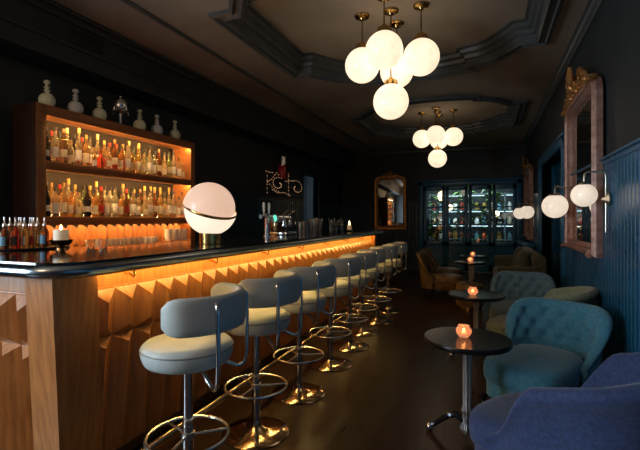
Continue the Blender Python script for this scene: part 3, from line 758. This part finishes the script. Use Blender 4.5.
# ------------------------------------------------------------------ mirrors
def make_mirror(W, H, label, gm, crest=1.3, depth=.08):
    """wall plane x = 0, front towards -x, centre y = 0, z from 0"""
    t = thing('gilt_mirror', label, 'mirror')
    r = .16
    def outline(e):
        w, h0, h1, rr = W / 2 - e, e, H - e, r - e * .4
        pts = [(-w, h0), (w, h0)]
        pts += [(w - rr + rr * cos(a), h1 - rr + rr * sin(a)) for a in [PI / 2 * i / 6 for i in range(7)]]
        pts += [(-w + rr - rr * sin(a), h1 - rr + rr * cos(a)) for a in [PI / 2 * i / 6 for i in range(7)]]
        return pts
    prof = [(0, 0), (0, depth * .6), (.02, depth), (.045, depth * .95), (.055, depth * .7), (.075, depth * .75), (.09, depth * .6), (.105, depth * .3), (.105, 0)]
    rings = [outline(e) for e, d in prof]
    L = [[(-prof[i][1], y, z) for y, z in rings[i]] for i in range(len(prof))]
    fr = MB(); fr.loops(L, cap=False)
    fr.build('frame', gm, t, sharp=30)
    o = outline(.10); MB().loops([[(-.012, y, z) for y, z in o], [(-.018, y, z) for y, z in o]]).build('mirror_glass', M['mirror'], t)
    # carved crest: scrolls, leaves and a shell
    cr = MB(); rnd = random.Random(3); c = crest
    for s in (-1, 1):
        for (y0, z0, sc, dirn) in ((.10, .10, 1, 1), (.24, .05, .8, 1), (.38, .0, .65, -1)):
            pts = []; rad = []
            for i in range(16):
                a = i / 15 * 4.4; rr = (.095 - .005 * i) * sc
                pts.append((-depth * .8 - .01 * sin(a), s * (y0 + rr * cos(a) * dirn) * c, H + (z0 - .02 + rr * sin(a)) * c)); rad.append((.022 - .001 * i) * sc * c)
            cr.tube(pts, rad, 8)
        for i in range(9):
            y = .03 + i * .055; a = 1.2 - i * .16; l = (.11 - .006 * i) * c
            p0 = Vector((-depth * .7, s * y * c, H - .02 - .002 * i)); d = Vector((-.35 - .1 * rnd.random(), s * cos(a) * .9, sin(a)))
            p1 = p0 + d * l * .5; p2 = p0 + d * l + Vector((-.02, 0, -.01))
            cr.tube([p0, p1, p2], [.012 * c, .024 * c, .005 * c], 6)
        for i in range(4): cr.sphere((-depth - .005, s * (.06 + .1 * i) * c, H + .01), .02 * c, 8, 6)
    for i in range(7):
        a = PI * (.1 + .8 * i / 6); cr.tube([(-depth, 0, H + .02), (-depth - .05, .06 * cos(a) * c, H + (.05 + .08 * sin(a)) * c), (-depth - .06, .12 * cos(a) * c, H + (.06 + .15 * sin(a)) * c)], [.012 * c, .022 * c, .009 * c], 6)
    cr.sphere((-depth - .03, 0, H + .05 * c), .04 * c, 12, 8)
    cr.box(-depth * .9, -.005, -.42 * c, .42 * c, H - .03, H + .03, .01)
    cr.build('carved_crest', M['gilt'], t, sharp=50)
    for s in (-1, 1):
        MB().tube([(-depth, s * (W / 2 - .05), .06), (-depth - .015, s * (W / 2 - .03), .02), (-depth, s * (W / 2 - .10), .03)], [.02, .03, .012], 8).build('corner_leaf', gm, t)
    return t
m1 = make_mirror(1.38, 1.56, 'large gilt-framed mirror with carved crest on the right wall, nearest', M['gilt_pink'])
m1.location = (XR - .024, 4.80, 1.075)
m2 = dup(m1, (XR - .024, 10.45, .97), 0, 'gilt mirror on the right wall far down, beside the back doors')
m3 = make_mirror(.90, 1.50, 'arched gilt mirror with small crest on the back wall', M['gilt'], .62, .06)
m3.location = (-2.51, YB - .055, 1.10); m3.rotation_euler = (0, 0, math.radians(92.6))

# ------------------------------------------------------------------ sconces
def sconce(mx, my, gx, gy, gz, gr, label, mountz):
    t = thing('globe_sconce', label, 'wall lamp', (mx, my, mountz), 0, 'brass-armed globe wall lamps')
    MB().lathe([(0, .0), (.055, 0), (.055, -.01), (.03, -.025), (.012, -.05), (0, -.05)], seg=22, ax='x').build('backplate', M['nickel'], t)
    d = Vector((gx - mx, gy - my, 0)); zt = gz - mountz + gr + .09
    q = d * .12
    pts = [(q.x, q.y, -.26), (q.x, q.y, -.1), (q.x, q.y, zt - .05), tuple(d * .14 + Vector((0, 0, zt - .015))), tuple(d * .2 + Vector((0, 0, zt))), tuple(d * .85 + Vector((0, 0, zt))), tuple(d * .97 + Vector((0, 0, zt - .015))), (d.x, d.y, zt - .05), (d.x, d.y, gz - mountz + gr)]
    MB().tube(pts, .0085, 8).tube([(-.03, 0, 0), (q.x, q.y, 0)], .007, 8).build('arm', M['nickel'], t, sharp=60)
    g = (d.x, d.y, gz - mountz)
    MB().lathe([(0, gr + .012), (gr * .28, gr + .012), (gr * .42, gr + .0), (gr * .5, gr * .86), (gr * .45, gr * .84), (0, gr * .9)], g, seg=20).build('fitter', M['nickel'], t)
    MB().sphere(g, gr, 28, 18).build('globe', M['sconce_globe'], t)
mx = XR - .03
sconce(mx, at(613.5, XR), .715, 3.87, 1.59, .093, 'white globe wall lamp just right of the large near mirror', 1.555)
sconce(mx, 5.63, .66, at(554.8, .66), 1.535, .125, 'white globe wall lamp beyond the large mirror, before the right doorway', 1.50)
sconce(mx, 9.45, .70, at(527, .70), 1.53, .125, 'white globe wall lamp just before the distant gilt mirror', 1.50)
sconce(mx, 11.32, .68, at(519.6, .68), 1.53, .13, 'white globe wall lamp in the far corner beyond the distant mirror', 1.50)
# ledge below the distant mirror
lg = thing('wall_ledge', 'glossy blue ledge on the right wall below the distant mirror', 'shelf', (XR - .1, 10.5, 0))
MB().box(-.16, .07, -1.15, 1.1, .84, .90, .008).build('shelf_board', M['teal_door'], lg)
for y in (-.9, .8): MB().box(-.08, .07, y, y + .05, .62, .84, .008).build('bracket', M['teal_door'], lg)

# ------------------------------------------------------------------ tables and votives
def make_table(r=.265, H=.65):
    t = thing('cocktail_table', 'x', 'table')
    tt = MB().lathe([(0, H - .012), (r - .012, H - .012), (r - .012, H), (0, H)], seg=48).build('tabletop', M['table_top'], t)
    MB().lathe([(r - .014, H - .030), (r - .004, H - .030), (r, H - .024), (r, H - .004), (r - .004, H + .002), (r - .014, H + .001)], seg=48).build('rim', M['table_rim'], t)
    L = []
    for r_, z in ((.05, .62), (.032, .60), (.026, .57), (.026, .22), (.034, .20), (.034, .18), (.026, .17), (.03, .12), (.045, .08), (.03, .05)):
        L.append([(r_ * (1 + .10 * cos(8 * a)) * cos(a), r_ * (1 + .10 * cos(8 * a)) * sin(a), z) for a in [2 * PI * i / 48 for i in range(48)]])
    MB().loops(L).lathe([(0, H - .035), (.11, H - .035), (.12, H - .013), (0, H - .013)], seg=24).build('column', M['iron'], t)
    for k in range(3):
        a = k * 2 * PI / 3 + 2.95
        pr = [(.02, .12), (.07, .15), (.12, .13), (.17, .085), (.21, .05), (.235, .045)]
        lg_ = MB().tube([(q * cos(a), q * sin(a), z) for q, z in pr], [.018, .022, .02, .016, .013, .014], 8).build('leg', M['caster'], t)
        MB().sphere((.24 * cos(a), .24 * sin(a), .027), .0265, 14, 10).build('caster', M['chrome'], lg_)
    return t
tb = make_table(); tb.location = (-.117, 2.81, 0); tb['label'] = 'round cocktail table nearest the camera with fluted iron column'; tb['group'] = 'round cocktail tables'
tpos = [(-.117, 2.81)]
for x, y, l in ((-.10, 4.48, 'round cocktail table between the slate armchair and the nearest table'), (-.27, 7.80, 'round cocktail table beside the round ottoman and leather chairs'), (-.27, 9.1, 'farthest round cocktail table before the back glass doors')):
    dup(tb, (x, y, 0), .4, l, 'round cocktail tables'); tpos.append((x, y))
def make_votive():
    t = thing('votive_candle', 'x', 'candle')
    L = []
    for r_, z in ((.001, 0), (.026, 0), (.030, .004), (.042, .022), (.046, .038), (.043, .054), (.036, .064), (.036, .074), (.033, .074), (.033, .062), (.04, .05), (.042, .038), (.036, .02), (.001, .012)):
        k = .06 if r_ > .03 and z < .06 else 0
        L.append([(r_ * (1 + k * cos(12 * a)) * cos(a), r_ * (1 + k * cos(12 * a)) * sin(a), z) for a in [2 * PI * i / 48 for i in range(48)]])
    MB().loops(L).build('glass_holder', M['votive'], t)
    MB().lathe([(0, .014), (.02, .014), (.02, .026), (0, .026)], seg=14).build('tealight', M['wax'], t)
    MB().lathe([(0, .028), (.008, .036), (.009, .044), (.004, .056), (0, .062)], seg=10).build('flame', M['flame'], t)
    return t
vo = make_votive()
vl = ['glass votive candle on the nearest cocktail table', 'glass votive candle on the second table, in front of slate armchair', 'glass votive candle on the third table near the ottoman', 'glass votive candle on the farthest cocktail table']
for i, (x, y) in enumerate(tpos):
    o = vo if i == 0 else copy_tree(vo); dx, dy = ((-.02, -.0), (-.03, -.08), (0, 0), (0, 0))[i]; o.location = (x + dx, y + dy, .6525); o['label'] = vl[i]; o['group'] = 'votive candles on the tables'

# ------------------------------------------------------------------ armchairs
def upath(w, yf, yb, r, n=44):
    segs = []; pts = []
    st = [(w, yf), (w, yb - r)]
    for i in range(1, 13): a = PI / 2 * i / 12; st.append((w - r + r * cos(a), yb - r + r * sin(a)))
    left = [(-x, y) for x, y in reversed(st)]
    poly = st + left
    # resample
    d = [0]
    for a, b in zip(poly, poly[1:]): d.append(d[-1] + math.dist(a, b))
    out = []
    for i in range(n + 1):
        q = d[-1] * i / n; k = 0
        while k < len(d) - 2 and d[k + 1] < q: k += 1
        f = (q - d[k]) / max(1e-9, d[k + 1] - d[k]); a, b = poly[k], poly[k + 1]
        out.append((a[0] + (b[0] - a[0]) * f, a[1] + (b[1] - a[1]) * f))
    return out, d[-1]
def make_armchair(label, m, tufted=False, W=.31, H=.79, yf=-.22, yb=.36, group=None, roll=1.0, wingH=.44, seatM=None, hA=None, k2l=.22):
    t = thing('armchair', label, 'armchair', group=group)
    n = 64; path, Ln = upath(W, yf, yb, .2, n)
    L = []
    rows = 22
    for i, (x, y) in enumerate(path):
        a = path[max(0, i - 1)]; b = path[min(n, i + 1)]; d = Vector((b[0] - a[0], b[1] - a[1])).normalized(); nx, ny = d.y, -d.x   # outward
        s = Ln * min(i, n - i) / n      # distance from the wing tip
        k = min(1, s / .26); k = k * k * (3 - 2 * k); k2 = min(1, max(0, (s - .12) / k2l)); k2 = k2 * k2 * (3 - 2 * k2)
        hm = hA or H - .08; h = wingH + (hm - wingH) * k + (H - hm) * k2
        fl = .075 * k * roll; tip = min(1., .45 + s / .06)
        sec = []
        zi0 = .30
        for j in range(rows + 1):       # inner face upwards
            f = j / rows; z = zi0 + (h - .03 - zi0) * f; off = -.045 * tip + fl * f ** 2
            if tufted and s > .12:
                uu = (Ln * i / n) / .13; vv = (z - .50) / .085
                row = math.floor(vv + .5); sh_ = .5 * (int(row) % 2)
                du = (uu + sh_) - round(uu + sh_); dv = vv - row
                g = math.exp(-((du * .13) ** 2 + (dv * .085) ** 2) / (2 * .017 ** 2)) if -.6 < vv < 2.9 else 0
                wv = .5 + .5 * cos(2 * PI * du); crease = abs(sin(PI * (uu + vv * .5))) * abs(sin(PI * (uu - vv * .5)))
                if -.6 < vv < 3.1: off += .036 * g - .016 * crease ** .5
            sec.append((off, z))
        rr = .036 * roll * (.5 + .5 * k)
        for j in range(1, 9):          # rolled top
            a_ = PI - (PI * 1.25) * j / 8
            sec.append((fl - .045 * tip + rr * 1.15 + rr * 1.15 * cos(a_), h - .03 + rr * sin(a_)))
        top_o = sec[-1]
        for j in range(1, 9):
            f = j / 8; z = top_o[1] + (.19 - top_o[1]) * f; e = .03 * tip + (top_o[0] - .02 - .03 * tip) * (1 - f) ** 2.2
            sec.append((e - .012 * (f > .9), z))
        L.append([(x + nx * o_, y + ny * o_, z) for o_, z in sec])
    MB().loops(L).build('backrest', m, t, sharp=60)
    # seat cushion: rounded plan
    def seatring(sc, z, yfr=-.44):
        ring = []
        for i in range(48):
            a = 2 * PI * i / 48; c_, s_ = cos(a), sin(a); q = 1 / (abs(c_) ** 3.2 + abs(s_) ** 3.2) ** (1 / 3.2)
            hx, hy = W - .03 , (yb - .06 - yfr) / 2; cyc = (yb - .06 + yfr) / 2
            xx = hx * c_ * q * sc; yy = cyc + hy * s_ * q * sc
            if yy < yf: xx *= 1 + .09 * min(1, (yf - yy) / .1)
            dz = .018 * math.exp(-((xx / .2) ** 2 + ((yy - cyc) / .2) ** 2)) if z > .42 else 0
            if tufted is False and z > .42:
                for bx_, by_ in ((-.1, -.1), (.1, -.1), (0, .05)):
                    dz -= .02 * math.exp(-((xx - bx_) ** 2 + (yy - by_) ** 2) / .0012)
            ring.append((xx, yy, z + dz))
        return ring
    st = MB().loops([seatring(s_, z) for s_, z in ((.93, .285), (.985, .30), (1, .33), (1, .37), (.985, .40), (.95, .42), (.88, .432), (.75, .438), (.6, .44), (.45, .44), (.3, .44), (.15, .44), (.03, .44))])
    st.build('seat', seatM or m, t, sharp=60)
    MB().loops([seatring(s_, z, -.42) for s_, z in ((.9, .17), (.965, .18), (.97, .29), (.9, .295))]).build('seat_base', m, t, sharp=60)
    if tufted:
        pass
    for x, y in ((-.24, -.34), (.24, -.34), (-.22, .26), (.22, .26)):
        lg_ = MB().lathe([(.024, .175), (.028, .15), (.018, .13), (.026, .10), (.02, .05), (.013, .035)], (x, y, 0), seg=14).build('leg', M['dark_wood'], t)
        MB().sphere((x, y, .021), .0205, 12, 8).build('caster', M['brass'], lg_)
    return t
a1 = make_armchair('dark blue upholstered armchair in the foreground, seen from its side', M['blue_fabric'], H=.88, hA=.70, k2l=.7, wingH=.42, W=.32, yb=.38)
a1.location = (.365, 2.23, 0); a1.rotation_euler = (0, 0, math.radians(-125))
a2 = make_armchair('teal armchair with button-tufted back facing the nearest table', M['teal_fabric'], True, W=.28, H=.76, yf=.02, wingH=.40)
a2.location = (.35, 3.36, 0); a2.rotation_euler = (0, 0, math.radians(-30))
a3 = make_armchair('sage green armchair half hidden behind the teal tufted one', M['sage_fabric'], W=.29, H=.79, hA=.70, k2l=.5, yb=.34)
a3.location = (.44, 4.33, 0); a3.rotation_euler = (0, 0, math.radians(-112))
a4 = make_armchair('slate grey-blue wide armchair facing the camera beyond the sage one', M['slate_fabric'], True, W=.33, H=.77, yf=.08, roll=.7)
a4.location = (.37, 5.22, 0); a4.rotation_euler = (0, 0, math.radians(-4))
b1 = make_armchair('brown leather tufted armchair left of the ottoman, nearer of two', M['tan_leather'], True, H=.84, W=.27, yf=.08, group='brown leather armchairs')
b1.scale = (.9, .9, .95); b1.location = (-.76, 7.75, 0); b1.rotation_euler = (0, 0, math.radians(78))
dup(b1, (-.84, 8.75, 0), math.radians(82), 'brown leather tufted armchair, farther of two near back doors', 'brown leather armchairs')
# ottoman
ot = thing('round_ottoman', 'round olive ottoman with brass base band among far tables', 'ottoman', (-.26, 7.02, 0))
MB().lathe([(0, .05), (.195, .05), (.20, .07), (.205, .2), (.20, .35), (.19, .38), (.15, .395), (0, .40)], seg=32).build('upholstery', M['tan_leather'], ot)
MB().lathe([(0, 0), (.185, 0), (.185, .055), (0, .055)], seg=32).build('base_band', M['brass'], ot)
# sofa
sf = thing('olive_sofa', 'olive velvet sofa against the right wall far beyond the armchairs', 'sofa', (.48, 8.0, 0))
sl = 1.15
MB().box(-.34, .36, -sl, sl, .12, .30, .03).build('base', M['olive_velvet'], sf)
for k in (-1, 0, 1): MB().box(-.37, .16, k * .72 - .35, k * .72 + .35, .30, .46, .05).build('seat_cushion', M['olive_velvet'], sf)
def roll(y0, y1):
    L = []
    for y in (y0, y0 + .03, y1 - .03, y1):
        e = .75 if y in (y0, y1) else 1
        sec = [(.12, .3), (.14, .5), (.16, .72), (.14, .80), (.18, .86), (.25, .88), (.31, .84), (.33, .76), (.32, .5), (.34, .2), (.2, .2)]
        cx_, cz_ = .24, .55; L.append([(cx_ + (x - cx_) * e, y, cz_ + (z - cz_) * (e * .3 + .7)) for x, z in sec])
    return MB().loops(L)
roll(-sl, sl).build('backrest', M['olive_velvet'], sf, sharp=50)
for s in (-1, 1):
    MB().tube([(-.34, s * (sl - .06), .60), (.2, s * (sl - .06), .62)], .075, 14).box(-.33, .2, s * (sl - .06) - .06, s * (sl - .06) + .06, .2, .6, .02).build('arm', M['olive_velvet'], sf)
for x in (-.28, .3):
    for y in (-1.05, 1.05): MB().lathe([(.03, .125), (.02, 0), (0, 0)], (x, y, 0), seg=12).build('leg', M['dark_wood'], sf)
def cushion(loc, rz, tilt, label):
    L = []
    for i in range(13):
        a = PI * i / 12; L.append([(.075 * cos(a), .22 * sin(a) ** .5 * cb_, .22 * sin(a) ** .5 * sb_) for cb_, sb_ in [(math.copysign(abs(cos(b)) ** .55, cos(b)), math.copysign(abs(sin(b)) ** .55, sin(b))) for b in [2 * PI * k / 28 for k in range(28)]]])
    o = MB().loops(L).build('throw_cushion', M['olive_velvet'], sharp=60); o.location = loc; o.rotation_euler = (0, tilt, rz); return tag(o, label, 'cushion', 'olive cushions on the sofa')
cushion((.50, 7.35, .695), .15, .22, 'olive cushion leaning on the sofa back, nearer of two')
cushion((.50, 8.15, .695), -.1, .22, 'olive cushion leaning on the sofa back, farther of two')

# ------------------------------------------------------------------ back room seen through the glass
def plant(x, y, h, label, seed):
    t = thing('potted_plant', label, 'plant', (x, y, 0), group='plants behind the glass doors')
    MB().lathe([(0, 0), (.13, 0), (.17, .3), (.15, .3), (.14, .27), (0, .27)], seg=20).build('pot', M['pot'], t)
    rnd = random.Random(seed); mb = MB(); st = MB()
    for i in range(110):
        a = rnd.random() * 2 * PI; z = .5 + (h - .5) * rnd.random(); r0 = .05; ln = .2 + .25 * rnd.random(); up = rnd.uniform(-.3, .6); w = .035 + .04 * rnd.random()
        d = Vector((cos(a), sin(a), up)).normalized(); sd = d.cross(Vector((0, 0, 1))).normalized(); p = Vector((0, 0, z)) + d * r0
        vs = [mb.v(p), mb.v(p + d * ln * .5 + sd * w), mb.v(p + d * ln - Vector((0, 0, .1))), mb.v(p + d * ln * .5 - sd * w)]
        mb.f(vs)
    for k in range(4): st.tube([(0, 0, .25), (.04 * cos(k * 1.6), .04 * sin(k * 1.6), h * .9)], .01, 6)
    mb.build('foliage', M['leaf'], t, recalc=False); st.build('stem', M['dark_wood'], t)
plant(-1.33, YB + .8, 2.1, 'leafy green plant behind the leftmost glass door', 1)
plant(-.62, YB + 1.15, 2.4, 'tall leafy plant behind the second glass door', 2)
plant(.05, YB + .8, 2.3, 'leafy green plant behind the third glass door', 3)
M['warm_bulb'] = mat('warm_bulb', (1, .8, .5), .5, emis=(1, .72, .4), strength=5)
M['cool_tube'] = mat('cool_tube', (.9, 1, 1), .5, emis=(.75, .95, 1), strength=2.2)
rk = thing('display_rack', 'white lit rack of jars beyond the back glass doors', 'shelf', (-.3, YB + 2.2, 0))
for x in (-1.4, -.3, .8, 1.5): MB().box(x - .02, x + .02, -.15, .15, 0, 2.2).build('upright', M['rack_paint'], rk)
for z in (.75, 1.2, 1.65, 2.15): MB().box(-1.4, 1.5, -.16, .16, z, z + .03).build('shelf_board', M['rack_paint'], rk)
for z in (1.19, 1.64, 2.14): MB().box(-1.35, 1.45, .11, .14, z - .02, z).build('light_strip', M['cool_tube'], rk)
jm = [M['cream'], M['red_label'], M['white_label'], M['blue_label'], M['gold_cap']]
jp = [MB().lathe([(0, 0), (.06, 0), (.065, .01), (.065, .17), (.045, .2), (.05, .24), (0, .24)], seg=12).build('storage_jar', m_) for m_ in jm]
cnt = 0; sj = set(); cn_ = ['cream', 'red', 'white', 'blue', 'golden']
for zi, z in enumerate((.78, 1.23, 1.68)):
    for i in range(13):
        k = random.randrange(5); o = jp[k]
        if k in sj: o = o.copy(); COL.objects.link(o)
        sj.add(k); o.location = (-.3 - 1.28 + i * .215 + (.06 if i >= 10 else 0), YB + 2.2, z + .0005); tag(o, '%s jar, %s from left on rack\'s %s shelf beyond glass doors' % (cn_[k], ORD[i], ['bottom', 'middle', 'top'][zi]), 'jar', 'jars on the rack in the back room')
for i, (x, y, z) in enumerate(((-1.05, YB + 1.7, 1.75), (.25, YB + 1.6, 1.55))):
    t = thing('hanging_bulb', 'warm hanging bulb behind the %s glass door' % ('leftmost', 'third')[i], 'pendant lamp', (x, y, z), group='bulbs in the back room')
    MB().sphere((0, 0, 0), .09, 14, 10).build('shade', M['warm_bulb'], t); MB().tube([(0, 0, .09), (0, 0, ZT - z)], .005, 6).build('cord', M['rubber'], t)

# ------------------------------------------------------------------ vent on the beam
vt = MB().box(-3.575, -3.555, 2.75, 3.10, 3.03, 3.17, .004)
for i in range(6): vt.box(-3.56, -3.548, 2.77, 3.08, 3.045 + i * .02, 3.052 + i * .02)
tag(vt.build('air_vent', M['rubber']), 'black slotted air vent in the dark beam above the bottles', 'vent')

# ------------------------------------------------------------------ lights: added cool fill at the side window, added warm fill, corridor lamp
def area(name, loc, rot, sx_, sy_, power, col):
    l = bpy.data.lights.new(name, 'AREA'); l.shape = 'RECTANGLE'; l.size = sx_; l.size_y = sy_; l.energy = power; l.color = col
    o = bpy.data.objects.new(name, l); COL.objects.link(o); o.location = loc; o.rotation_euler = rot; return o
area('cool_fill_light', (XL - .2, (wy0 + wy1) / 2, (wz0 + wz1) / 2), (0, -PI / 2, 0), wz1 - wz0, wy1 - wy0, 200, (.66, .85, 1))  # added cool fill, shining in through the added window
l = bpy.data.lights.new('warm_fill_light', 'POINT'); l.energy = 52; l.shadow_soft_size = .3; l.color = (1, .62, .32)  # added warm fill out of view, no lamp hangs here
o = bpy.data.objects.new('warm_fill_light', l); COL.objects.link(o); o.location = (-2.3, -1.1, 2.7)
area('back_room_light', (-.5, YB + 1.2, 3.2), (0, 0, 0), 1.5, .6, 110, (.8, .95, 1))
area('corridor_light', (-4.5, 9.6, 3.1), (0, 0, 0), .5, .5, 4, (.55, .8, 1))
w = bpy.data.worlds.new('world'); SC.world = w; w.use_nodes = True
w.node_tree.nodes['Background'].inputs[0].default_value = (.25, .4, .6, 1); w.node_tree.nodes['Background'].inputs[1].default_value = .02
SC.view_settings.view_transform = 'Standard'; SC.view_settings.look = 'None'; SC.view_settings.gamma = 1; SC.view_settings.exposure = .28
SC.view_settings.use_curve_mapping = False
SC.cycles.use_denoising = True
SC.cycles.max_bounces = 8; SC.cycles.sample_clamp_indirect = 4
